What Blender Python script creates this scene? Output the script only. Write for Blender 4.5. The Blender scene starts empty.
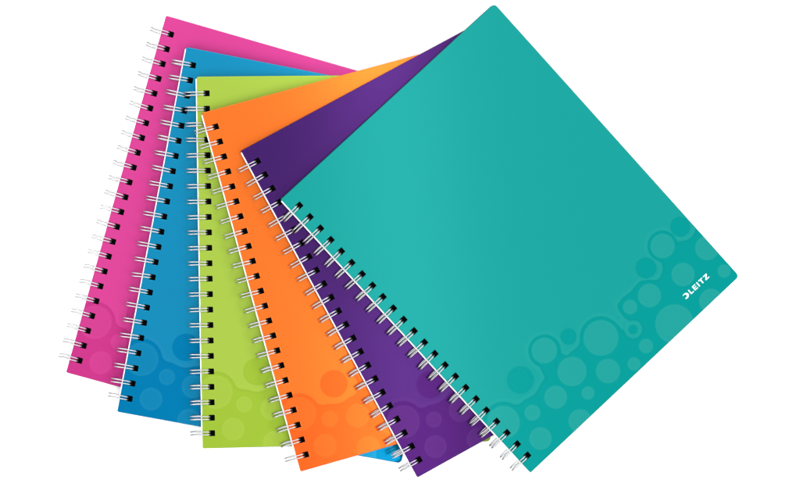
import bpy, bmesh, math, random
from mathutils import Vector, Matrix

random.seed(4)
C = bpy.context.scene.collection
MM = 0.001

# ------------------------------------------------------------------ sizes (metres)
H = 0.302            # length of the spine side
W = 0.2368           # width of a cover
TH = 0.0070          # thickness of one notebook without its wire
COVER = 0.0009
LIFT = 0.0013        # how far the wire stands proud of the covers
PITCH = 0.01255      # distance between two loops
FIRST = 0.0137       # first hole, from the top edge
NH = 23
HX0, HX1 = 0.0054, 0.0103     # a hole, across
HH = 0.00235                  # half a hole, along the spine


# ------------------------------------------------------------------ helpers
def link(name, me, mat=None, parent=None):
    o = bpy.data.objects.new(name, me)
    C.objects.link(o)
    if mat is not None:
        if isinstance(mat, (list, tuple)):
            for m in mat:
                me.materials.append(m)
        else:
            me.materials.append(mat)
    if parent is not None:
        o.parent = parent
    return o


def rounded_outline(x0, y0, x1, y1, rl, rr, n=8):
    """corner radii: rl for the spine side, rr for the open side; counter-clockwise"""
    pts = []
    for cx, cy, r, a0 in ((x1 - rr, y1 - rr, rr, 0), (x0 + rl, y1 - rl, rl, 90),
                          (x0 + rl, y0 + rl, rl, 180), (x1 - rr, y0 + rr, rr, 270)):
        for i in range(n + 1):
            a = math.radians(a0 + 90 * i / n)
            pts.append((cx + r * math.cos(a), cy + r * math.sin(a)))
    return pts


def hole_outlines(x0, x1, hh):
    out = []
    for k in range(NH):
        y = -(FIRST + k * PITCH)
        out.append(rounded_outline(x0, y - hh, x1, y + hh, 0.0004, 0.0004, 3)[::-1])
    return out


def sheet_mesh(name, outline, holes, thick, bevel):
    """a flat punched sheet, centred on z = 0, with eased edges"""
    cu = bpy.data.curves.new(name, 'CURVE')
    cu.dimensions = '2D'
    cu.fill_mode = 'BOTH'
    cu.extrude = thick / 2 - bevel
    cu.bevel_depth = bevel
    cu.bevel_resolution = 2
    cu.offset = -bevel
    for pts in [outline] + holes:
        sp = cu.splines.new('POLY')
        sp.points.add(len(pts) - 1)
        for p, q in zip(sp.points, pts):
            p.co = (q[0], q[1], 0, 1)
        sp.use_cyclic_u = True
    tmp = bpy.data.objects.new('tmp', cu)
    C.objects.link(tmp)
    dg = bpy.context.evaluated_depsgraph_get()
    me = bpy.data.meshes.new_from_object(tmp.evaluated_get(dg))
    me.name = name
    bpy.data.objects.remove(tmp)
    bpy.data.curves.remove(cu)
    return me


def sweep(bm, path, r, n=8):
    """a round wire along a polyline"""
    rings = []
    P = [Vector(p) for p in path]
    up = None
    for i, p in enumerate(P):
        t = (P[min(i + 1, len(P) - 1)] - P[max(i - 1, 0)]).normalized()
        if up is None:
            up = t.orthogonal().normalized()
        up = (up - t * up.dot(t)).normalized()
        s = t.cross(up)
        rings.append([bm.verts.new(p + (up * math.cos(a) + s * math.sin(a)) * r)
                      for a in [2 * math.pi * k / n for k in range(n)]])
    for a, b in zip(rings, rings[1:]):
        for k in range(n):
            f = bm.faces.new((a[k], a[(k + 1) % n], b[(k + 1) % n], b[k]))
            f.smooth = True
    bm.faces.new(rings[0][::-1])
    bm.faces.new(rings[-1])


# ------------------------------------------------------------------ materials
def new_mat(name):
    m = bpy.data.materials.new(name)
    m.use_nodes = True
    nt = m.node_tree
    b = nt.nodes['Principled BSDF']
    return m, nt, b


def srgb(r, g, b):
    f = lambda c: c / 12.92 if c <= 0.04045 else ((c + 0.055) / 1.055) ** 2.4
    return tuple(f(v / 255) for v in (r, g, b))


# the printed pattern, in millimetres from the top of the spine: x, y, radius
LIGHT = [(206.1, -240.1, 9.9), (232.5, -266.6, 9.9), (202.9, -268.9, 9.5), (230.2, -290.2, 5.3),
         (170.6, -262.6, 9.5), (152.3, -258.5, 5.8), (170.2, -294.0, 16.0), (205.5, -300.9, 9.9),
         (117.4, -260.7, 14.4), (140.5, -291.1, 5.8), (123.2, -295.1, 5.3), (103.4, -284.6, 9.9),
         (81.2, -264.5, 11.9), (75.9, -236.4, 10.3), (57.0, -270.8, 9.3), (79.0, -286.5, 5.3),
         (34.4, -267.0, 6.4), (25.0, -287.0, 9.1), (58.7, -298.8, 9.5), (11.5, -256.5, 13.4)]
DARK = [(227.6, -238.4, 8.2), (183.7, -244.0, 8.6), (141.7, -273.8, 3.7), (98.4, -241.5, 6.6),
        (45.2, -240.5, 11.1)]
BULGE = [(206.1, -240.1, 12.6), (170.6, -262.0, 12.4), (153.3, -259.0, 9.6), (117.4, -260.2, 17.2),
         (75.9, -236.8, 13.4), (11.5, -256.5, 16.8), (238.0, -266.0, 14.0),
         (69.5, -249.5, 7.0), (67.0, -255.0, 5.5), (80.5, -252.0, 5.5), (91.0, -259.0, 5.0), (27.0, -258.0, 4.5), (212.0, -254.0, 8.0)]
RING = [(228.6, -239.4, 11.6), (184.7, -245.2, 12.4), (141.9, -273.8, 7.4), (98.6, -242.0, 10.4),
        (45.6, -241.5, 15.4), (139.0, -265.0, 5.0), (138.0, -258.0, 6.5), (136.0, -250.0, 9.0)]


def pattern_group():
    g = bpy.data.node_groups.new('bubble_pattern', 'ShaderNodeTree')
    for nm in ('deep', 'pale', 'rim', 'halo'):
        g.interface.new_socket(nm, in_out='OUTPUT', socket_type='NodeSocketFloat')
    N, L = g.nodes, g.links
    out = N.new('NodeGroupOutput')
    tc = N.new('ShaderNodeTexCoord')
    sc = N.new('ShaderNodeVectorMath'); sc.operation = 'MULTIPLY'
    sc.inputs[1].default_value = (1000, 1000, 0)
    L.new(tc.outputs['Object'], sc.inputs[0])
    P = sc.outputs[0]

    def m(op, a, b=None, c=None):
        n = N.new('ShaderNodeMath'); n.operation = op
        for i, v in enumerate((a, b, c)):
            if v is None:
                continue
            if isinstance(v, (int, float)):
                n.inputs[i].default_value = v
            else:
                L.new(v, n.inputs[i])
        return n.outputs[0]

    def disc(x, y, r):
        d = N.new('ShaderNodeVectorMath'); d.operation = 'DISTANCE'
        L.new(P, d.inputs[0]); d.inputs[1].default_value = (x, y, 0)
        return m('SUBTRACT', d.outputs['Value'], r)

    def union(lst, k=0):
        acc = None
        for c in lst:
            d = disc(*c)
            acc = d if acc is None else (m('SMOOTH_MIN', acc, d, k) if k else m('MINIMUM', acc, d))
        return acc

    def step(d, w=0.6):             # 1 inside, 0 outside
        n = N.new('ShaderNodeMapRange'); n.interpolation_type = 'SMOOTHSTEP'
        L.new(d, n.inputs[0])
        n.inputs[1].default_value = -w; n.inputs[2].default_value = w
        n.inputs[3].default_value = 1; n.inputs[4].default_value = 0
        return n.outputs[0]

    def bell(d, c, w):               # 1 at d == c falling to 0 at distance w
        t = m('ABSOLUTE', m('SUBTRACT', d, c))
        n = N.new('ShaderNodeMapRange'); n.interpolation_type = 'SMOOTHSTEP'
        L.new(t, n.inputs[0])
        n.inputs[1].default_value = 0; n.inputs[2].default_value = w
        n.inputs[3].default_value = 1; n.inputs[4].default_value = 0
        return n.outputs[0]

    sep = N.new('ShaderNodeSeparateXYZ'); L.new(P, sep.inputs[0])
    x, y = sep.outputs[0], sep.outputs[1]
    # body of the liquid: everything below a gently rising line
    slope = m('MULTIPLY', m('SUBTRACT', x, 118), 0.04)
    body = m('SUBTRACT', m('ADD', y, 251.5), slope)
    ring = union(RING, 3)
    body = m('SMOOTH_MAX', body, m('MULTIPLY', ring, -1), 3)
    liq = m('SMOOTH_MIN', body, union(BULGE, 4), 5)
    light = union(LIGHT)
    dark = union(DARK)
    s_liq, s_light, s_dark = step(liq), step(light), step(dark)
    deep = m('MAXIMUM', m('MULTIPLY', s_liq, m('SUBTRACT', 1, s_light)), s_dark)
    L.new(deep, out.inputs['deep'])
    L.new(s_light, out.inputs['pale'])
    edge = m('MULTIPLY', bell(liq, -0.9, 1.5), m('SUBTRACT', 1, s_light))
    L.new(m('MAXIMUM', edge, m('MULTIPLY', bell(dark, -0.6, 1.2), 0.6)), out.inputs['rim'])
    halo = m('MULTIPLY', bell(liq, 1.6, 2.2), m('SUBTRACT', 1, s_dark))
    halo = m('MAXIMUM', halo, m('MULTIPLY', bell(light, -0.9, 1.2), 0.8))
    L.new(halo, out.inputs['halo'])
    return g


PATTERN = pattern_group()


def cover_mat(name, base, deep, pale, pearl, flop):
    m, nt, b = new_mat(name)
    N, L = nt.nodes, nt.links
    g = N.new('ShaderNodeGroup'); g.node_tree = PATTERN

    def mix(fac, a, c, amt=1.0):
        n = N.new('ShaderNodeMix'); n.data_type = 'RGBA'
        if amt != 1.0:
            k = N.new('ShaderNodeMath'); k.operation = 'MULTIPLY'; k.inputs[1].default_value = amt
            L.new(fac, k.inputs[0]); fac = k.outputs[0]
        L.new(fac, n.inputs[0])
        for s, v in ((n.inputs[6], a), (n.inputs[7], c)):
            if isinstance(v, tuple):
                s.default_value = (*v, 1)
            else:
                L.new(v, s)
        return n.outputs[2]
    c = mix(g.outputs['deep'], base, deep)
    c = mix(g.outputs['pale'], c, pale)
    c = mix(g.outputs['rim'], c, tuple(v * 0.86 for v in deep), 0.4)
    c = mix(g.outputs['halo'], c, tuple(min(1, v * 1.08 + 0.004) for v in pale)  , 0.25)
    L.new(c, b.inputs['Base Color'])
    b.inputs['Roughness'].default_value = 0.15
    # pearl pigment: a glossy flake layer whose colour leans away from the body colour
    fl = N.new('ShaderNodeMix'); fl.data_type = 'RGBA'; fl.blend_type = 'MULTIPLY'
    fl.inputs[0].default_value = 1
    L.new(c, fl.inputs[6]); fl.inputs[7].default_value = (*flop, 1)
    gl = N.new('ShaderNodeBsdfGlossy'); gl.inputs['Roughness'].default_value = 0.135
    L.new(fl.outputs[2], gl.inputs['Color'])
    ms = N.new('ShaderNodeMixShader'); ms.inputs[0].default_value = pearl
    L.new(b.outputs[0], ms.inputs[1]); L.new(gl.outputs[0], ms.inputs[2])
    L.new(ms.outputs[0], N['Material Output'].inputs['Surface'])
    b.inputs['Specular IOR Level'].default_value = 0.03
    # the fine orange-peel of moulded polypropylene
    no = N.new('ShaderNodeTexNoise'); no.inputs['Scale'].default_value = 900
    tc = N.new('ShaderNodeTexCoord'); L.new(tc.outputs['Object'], no.inputs['Vector'])
    bu = N.new('ShaderNodeBump'); bu.inputs['Strength'].default_value = 0.03
    bu.inputs['Distance'].default_value = 0.0002
    L.new(no.outputs['Fac'], bu.inputs['Height']); L.new(bu.outputs[0], b.inputs['Normal'])
    L.new(bu.outputs[0], gl.inputs['Normal'])
    return m


K = 0.40


def al(*c):
    return tuple(max(0.0, v) * K for v in srgb(*c))


def al3(f, *cs):
    return tuple(tuple(v * f for v in al(*c)) for c in cs)


COL = {          # printed colour, deep colour, pale bubble colour; share of pearl pigment
    'pink':   (al3(1.08, (222, 70, 152), (208, 57, 140), (215, 66, 148)), 0.26, (1.0, 1.1, 1.1)),
    'blue':   (al3(1.0, (12, 147, 203), (0, 131, 194), (8, 141, 199)), 0.46, (7.0, 1.4, 1.08)),
    'green':  (al3(1.01, (181, 214, 80), (170, 206, 62), (178, 211, 74)), 0.34, (1.05, 1.03, 1.1)),
    'orange': (al3(1.14, (255, 111, 42), (255, 93, 34), (255, 101, 38)), 0.42, (1.0, 1.75, 1.3)),
    'purple': (al3(0.66, (82, 44, 134), (78, 32, 124), (86, 42, 131)), 0.44, (1.6, 1.2, 1.15)),
    'teal':   (al3(0.80, (28, 181, 175), (0, 174, 170), (38, 182, 175)), 0.09, (1.0, 1.0, 1.0)),
}
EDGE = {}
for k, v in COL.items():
    EDGE[k], _nt, _b = new_mat(k + '_darker_edge')
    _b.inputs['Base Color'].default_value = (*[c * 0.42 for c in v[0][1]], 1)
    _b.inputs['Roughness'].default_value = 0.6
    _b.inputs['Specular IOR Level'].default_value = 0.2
MAT = {k: cover_mat(k + '_pearl_plastic', *v[0], v[1], v[2]) for k, v in COL.items()}


def paper_mat():
    m, nt, b = new_mat('white_paper_edges')
    N, L = nt.nodes, nt.links
    tc = N.new('ShaderNodeTexCoord')
    mp = N.new('ShaderNodeMapping'); mp.inputs['Scale'].default_value = (2, 2, 3000)
    no = N.new('ShaderNodeTexNoise'); no.inputs['Scale'].default_value = 3
    L.new(tc.outputs['Object'], mp.inputs[0]); L.new(mp.outputs[0], no.inputs['Vector'])
    cr = N.new('ShaderNodeValToRGB')
    cr.color_ramp.elements[0].position = 0.35; cr.color_ramp.elements[0].color = (0.80, 0.80, 0.82, 1)
    cr.color_ramp.elements[1].position = 0.6; cr.color_ramp.elements[1].color = (0.88, 0.88, 0.88, 1)
    L.new(no.outputs['Fac'], cr.inputs[0]); L.new(cr.outputs[0], b.inputs['Base Color'])
    b.inputs['Roughness'].default_value = 0.8
    b.inputs['Specular IOR Level'].default_value = 0.2
    return m


def plain(name, col, rough, metal=0.0, spec=0.5, bump=0.0, scale=200):
    m, nt, b = new_mat(name)
    N, L = nt.nodes, nt.links
    no = N.new('ShaderNodeTexNoise'); no.inputs['Scale'].default_value = scale
    tc = N.new('ShaderNodeTexCoord'); L.new(tc.outputs['Object'], no.inputs['Vector'])
    mx = N.new('ShaderNodeMix'); mx.data_type = 'RGBA'
    mx.inputs[6].default_value = (*[v * 0.97 for v in col], 1); mx.inputs[7].default_value = (*col, 1)
    L.new(no.outputs['Fac'], mx.inputs[0]); L.new(mx.outputs[2], b.inputs['Base Color'])
    b.inputs['Roughness'].default_value = rough
    b.inputs['Metallic'].default_value = metal
    b.inputs['Specular IOR Level'].default_value = spec
    return m


PAPER = paper_mat()
HOLE = plain('hole_shade_black', (0.006, 0.006, 0.007), 0.9, spec=0.0)  # shade inside the punched holes, painted black on their paper walls
WIRE = plain('silver_wire', (0.37, 0.37, 0.38), 0.34, metal=1.0)
INK = plain('white_print', (0.36, 0.46, 0.45), 0.5)
TABLE = plain('white_sweep', (0.76, 0.76, 0.76), 0.9, spec=0.0, scale=6)

# ------------------------------------------------------------------ shared meshes
cover_me = sheet_mesh('cover', rounded_outline(0, -H, W, 0, 0.0014, 0.0034),
                      hole_outlines(HX0, HX1, HH), COVER, 0.00036)
for p in cover_me.polygons:               # darker colour on the sheet's edge along the three open sides
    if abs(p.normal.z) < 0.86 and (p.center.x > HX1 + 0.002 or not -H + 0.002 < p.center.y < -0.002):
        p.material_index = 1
PT = TH - 2 * COVER - 0.0001
page_me = sheet_mesh('page_block', rounded_outline(-0.0006, -H + 0.0014, W - 0.002, -0.0014, 0.0008, 0.0026),
                     hole_outlines(HX0 - 0.0001, HX1 + 0.0001, HH + 0.0001), PT, 0.00005)
bm = bmesh.new(); bm.from_mesh(page_me)
for k in range(NH):                       # added black quads at the hole bottoms, standing in for deep shade
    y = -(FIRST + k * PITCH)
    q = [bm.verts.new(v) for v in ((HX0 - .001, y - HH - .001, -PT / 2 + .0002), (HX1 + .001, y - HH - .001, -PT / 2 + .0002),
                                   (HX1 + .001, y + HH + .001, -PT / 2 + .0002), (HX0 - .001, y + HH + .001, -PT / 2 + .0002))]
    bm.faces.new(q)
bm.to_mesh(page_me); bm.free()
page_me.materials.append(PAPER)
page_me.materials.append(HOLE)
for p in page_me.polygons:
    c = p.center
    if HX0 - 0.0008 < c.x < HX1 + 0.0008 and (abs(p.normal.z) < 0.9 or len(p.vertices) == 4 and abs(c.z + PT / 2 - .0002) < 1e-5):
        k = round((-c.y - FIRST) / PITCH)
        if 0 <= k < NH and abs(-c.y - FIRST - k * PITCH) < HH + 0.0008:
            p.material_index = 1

# one loop: two parallel legs round the spine, joined by a hairpin at the back
CX, AX, BZ, WR = -0.0014, 0.0082, 0.0043, 0.00050
LEG = 0.00125


def ring_point(t):
    """t in 0..1: from the root at the back, round the spine, over the front, down the hole"""
    a = math.radians(-70 - 300 * t)
    ca, sa = math.cos(a), math.sin(a)
    n = 4.2 if ca > 0 else 2.7
    e = 2 / n
    x = CX + AX * math.copysign(abs(ca) ** e, ca)
    if ca < 0 and sa < 0:
        x = CX + (x - CX) * (1 + 0.30 * sa)          # the back half of a loop is tucked in
    z = BZ * math.copysign(abs(sa) ** e, sa)
    return x, z


def loop_mesh():
    bm = bmesh.new()
    n = 54
    left, right = [], []
    for i in range(n + 1):
        t = i / n
        x, z = ring_point(t)
        w = LEG * (1.0 - 0.22 * max(0, (t - 0.55) / 0.45))
        left.append((x, w, z)); right.append((x, -w, z))
    x, z = ring_point(1.0)
    x2, z2 = ring_point(0.985)
    d = Vector((x - x2, 0, z - z2)).normalized()
    w = left[-1][1]
    bend = []
    for i in range(1, 8):
        a = math.pi * i / 8
        bend.append((x + d.x * w * math.sin(a), w * math.cos(a), z + d.z * w * math.sin(a)))
    sweep(bm, left + bend + right[::-1], WR, 10)
    bmesh.ops.recalc_face_normals(bm, faces=bm.faces)
    me = bpy.data.meshes.new('wire_loop'); bm.to_mesh(me); bm.free()
    me.materials.append(WIRE)
    return me


def root_mesh():
    """the short links that run along the back cover from loop to loop"""
    bm = bmesh.new()
    x, z = ring_point(0.0)
    for k in range(NH - 1):
        y = -(FIRST + k * PITCH)
        sweep(bm, [(x, y - LEG + 0.0001, z), (x, y - PITCH / 2, z), (x, y - PITCH + LEG - 0.0001, z)], WR * 0.98, 8)
    me = bpy.data.meshes.new('wire_binding'); bm.to_mesh(me); bm.free()
    me.materials.append(WIRE)
    return me


loop_me, root_me = loop_mesh(), root_mesh()


def poly_mesh(name, polys, thick):
    """flat shapes (outline, holes) in the xy plane, a little thick"""
    cu = bpy.data.curves.new(name, 'CURVE'); cu.dimensions = '2D'; cu.fill_mode = 'BOTH'
    cu.extrude = thick / 2
    for pts in polys:
        sp = cu.splines.new('POLY'); sp.points.add(len(pts) - 1)
        for p, q in zip(sp.points, pts):
            p.co = (q[0], q[1], 0, 1)
        sp.use_cyclic_u = True
    tmp = bpy.data.objects.new('tmp', cu); C.objects.link(tmp)
    me = bpy.data.meshes.new_from_object(tmp.evaluated_get(bpy.context.evaluated_depsgraph_get()))
    bpy.data.objects.remove(tmp); bpy.data.curves.remove(cu)
    me.name = name
    return me


def logo_polys():
    """maker's mark (a reversed crescent) and the five capitals, in millimetres, baseline y = 0"""
    h, s = 5.0, 0.95
    out = []
    # crescent: open to the left
    o, i_ = [], []
    for k in range(25):
        a = math.radians(-128 + 256 * k / 24)
        o.append((2.35 + 2.5 * math.cos(a), 2.5 + 2.75 * math.sin(a)))
        i_.append((1.75 + 1.35 * math.cos(a), 2.75 + 1.6 * math.sin(a)))
    out.append(o + i_[::-1])
    x = 6.1
    out.append([(x, 0), (x + 2.9, 0), (x + 2.9, 1.0), (x + s, 1.0), (x + s, h), (x, h)]); x += 3.9
    out.append([(x, 0), (x + 3.1, 0), (x + 3.1, 1.0), (x + s, 1.0), (x + s, 2.05), (x + 2.8, 2.05),
                (x + 2.8, 2.95), (x + s, 2.95), (x + s, 4.0), (x + 3.1, 4.0), (x + 3.1, h), (x, h)]); x += 4.2
    out.append([(x, 0), (x + s, 0), (x + s, h), (x, h)]); x += 2.1
    out.append([(x + 1.3, 0), (x + 2.35, 0), (x + 2.35, 4.0), (x + 3.65, 4.0), (x + 3.65, h),
                (x, h), (x, 4.0), (x + 1.3, 4.0)]); x += 4.5
    out.append([(x, 0), (x + 3.6, 0), (x + 3.6, 1.0), (x + 1.5, 1.0), (x + 3.6, 4.1), (x + 3.6, h),
                (x + 0.1, h), (x + 0.1, 4.0), (x + 2.0, 4.0), (x, 0.9)])
    out2 = []
    for poly in out:
        out2.append([(px * 1.14 * MM, py * 0.86 * MM) for px, py in poly])
    return out2


def notebook(colour, place, level, label):
    x, y, a = place
    root = bpy.data.objects.new('notebook', None)
    C.objects.link(root)
    root.empty_display_size = 0.03
    root.location = (x, y, LIFT + level * (TH + LIFT))
    root.rotation_euler = (0, 0, a)
    root['label'] = label
    root['category'] = 'notebook'
    root['group'] = 'spiral notebooks fanned out'
    mid = TH / 2
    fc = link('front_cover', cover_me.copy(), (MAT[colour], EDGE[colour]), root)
    fc.location = (0, 0, TH - COVER / 2)
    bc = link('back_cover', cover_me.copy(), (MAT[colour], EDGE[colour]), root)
    bc.location = (0, 0, COVER / 2)
    pb = link('page_block', page_me, None, root)
    pb.location = (0, 0, mid)
    wb = link('wire_binding', root_me, None, root)
    wb.location = (0, 0, mid)
    for k in range(NH):
        lp = link('wire_loop', loop_me, None, wb)
        lp.location = (0, -(FIRST + k * PITCH), 0)
        lp.rotation_euler = (random.gauss(0, 0.012), random.gauss(0, 0.01), random.gauss(0, 0.02))
    return root, fc


PLACES = [
    (-0.19385, 0.18318, -0.2718),
    (-0.17762, 0.15718, -0.18711),
    (-0.1698, 0.13255, 0.01616),
    (-0.16609, 0.1027, 0.2689),
    (-0.13504, 0.07193, 0.49703),
    (-0.10342, 0.03249, 0.74279),
]
SPEC = [
    ('pink', 'pink spiral notebook at the bottom of the fan, its spine furthest left'),
    ('blue', 'blue spiral notebook lying on the pink one and under the green one'),
    ('green', 'lime green spiral notebook lying between the blue and the orange one'),
    ('orange', 'orange spiral notebook lying on the lime green one and under the purple one'),
    ('purple', 'dark purple spiral notebook directly beneath the teal one'),
    ('teal', 'teal spiral notebook on top of the fan, whole bubble patterned cover showing'),
]
for i, ((col, lab), pl) in enumerate(zip(SPEC, PLACES)):
    r, fc = notebook(col, pl, i, lab)
    if col == 'teal':
        lg = link('logo', poly_mesh('logo', logo_polys(), 0.00006), INK, fc)
        lg.location = (0.1900, -0.2856, COVER / 2 + 0.00005)

# ------------------------------------------------------------------ the white surface
bm = bmesh.new()
bmesh.ops.create_grid(bm, x_segments=8, y_segments=8, size=4.0)
me = bpy.data.meshes.new('white_surface'); bm.to_mesh(me); bm.free()
fl = link('white_surface', me, TABLE)
fl['kind'] = 'structure'

# ------------------------------------------------------------------ light
w = bpy.data.worlds.new('World'); bpy.context.scene.world = w
w.use_nodes = True
N, L = w.node_tree.nodes, w.node_tree.links
tc = N.new('ShaderNodeTexCoord'); sx = N.new('ShaderNodeSeparateXYZ'); cr = N.new('ShaderNodeValToRGB')
L.new(tc.outputs['Generated'], sx.inputs[0]); L.new(sx.outputs[2], cr.inputs[0])
el = cr.color_ramp.elements
el[0].position = 0.0; el[0].color = (0.18, 0.18, 0.18, 1)
el[1].position = 0.5; el[1].color = (0.80, 0.80, 0.80, 1)
e = el.new(0.85); e.color = (0.80, 0.80, 0.80, 1)
e = el.new(1.0); e.color = (0.58, 0.58, 0.58, 1)
L.new(cr.outputs[0], N['Background'].inputs[0])
N['Background'].inputs[1].default_value = 1.7


def area(name, loc, target, sx, sy, power):
    l = bpy.data.lights.new(name, 'AREA'); l.shape = 'RECTANGLE'; l.size = sx; l.size_y = sy
    l.energy = power
    o = bpy.data.objects.new(name, l); C.objects.link(o)
    o.location = loc
    d = Vector(target) - Vector(loc)
    o.rotation_euler = d.to_track_quat('-Z', 'Y').to_euler()
    return o


area('softbox_key', (-1.6, -1.2, 2.3), (0, 0, 0), 1.6, 1.6, 54)
area('softbox_fill', (1.6, -0.9, 2.3), (0, 0, 0), 1.6, 1.6, 30)
area('softbox_back', (0.2, 2.0, 1.9), (0, 0, 0), 2.0, 1.4, 36)
area('strip_front', (0.45, -0.02, 3.5), (0.1, -0.05, 0), 2.4, 0.16, 9)
area('strip_rear', (-0.42, 0.37, 3.5), (-0.1, 0.1, 0), 1.4, 0.16, 5.5)

# ------------------------------------------------------------------ camera
TX, TY, D, F = 0.0026, -0.1287, 2.4747, 2988.88
cam = bpy.data.cameras.new('camera'); co = bpy.data.objects.new('camera', cam); C.objects.link(co)
R = Matrix.Rotation(TY, 3, 'Y') @ Matrix.Rotation(TX, 3, 'X')
co.location = R @ Vector((0, 0, D))
co.rotation_euler = R.to_euler()
cam.sensor_width = 36
cam.lens = F * 36 / 800
cam.clip_end = 50
bpy.context.scene.camera = co

s = bpy.context.scene
s.view_settings.view_transform = 'Standard'
s.view_settings.look = 'None'
s.view_settings.exposure = 0.3
s.view_settings.gamma = 1
s.cycles.max_bounces = 8
s.cycles.use_denoising = True
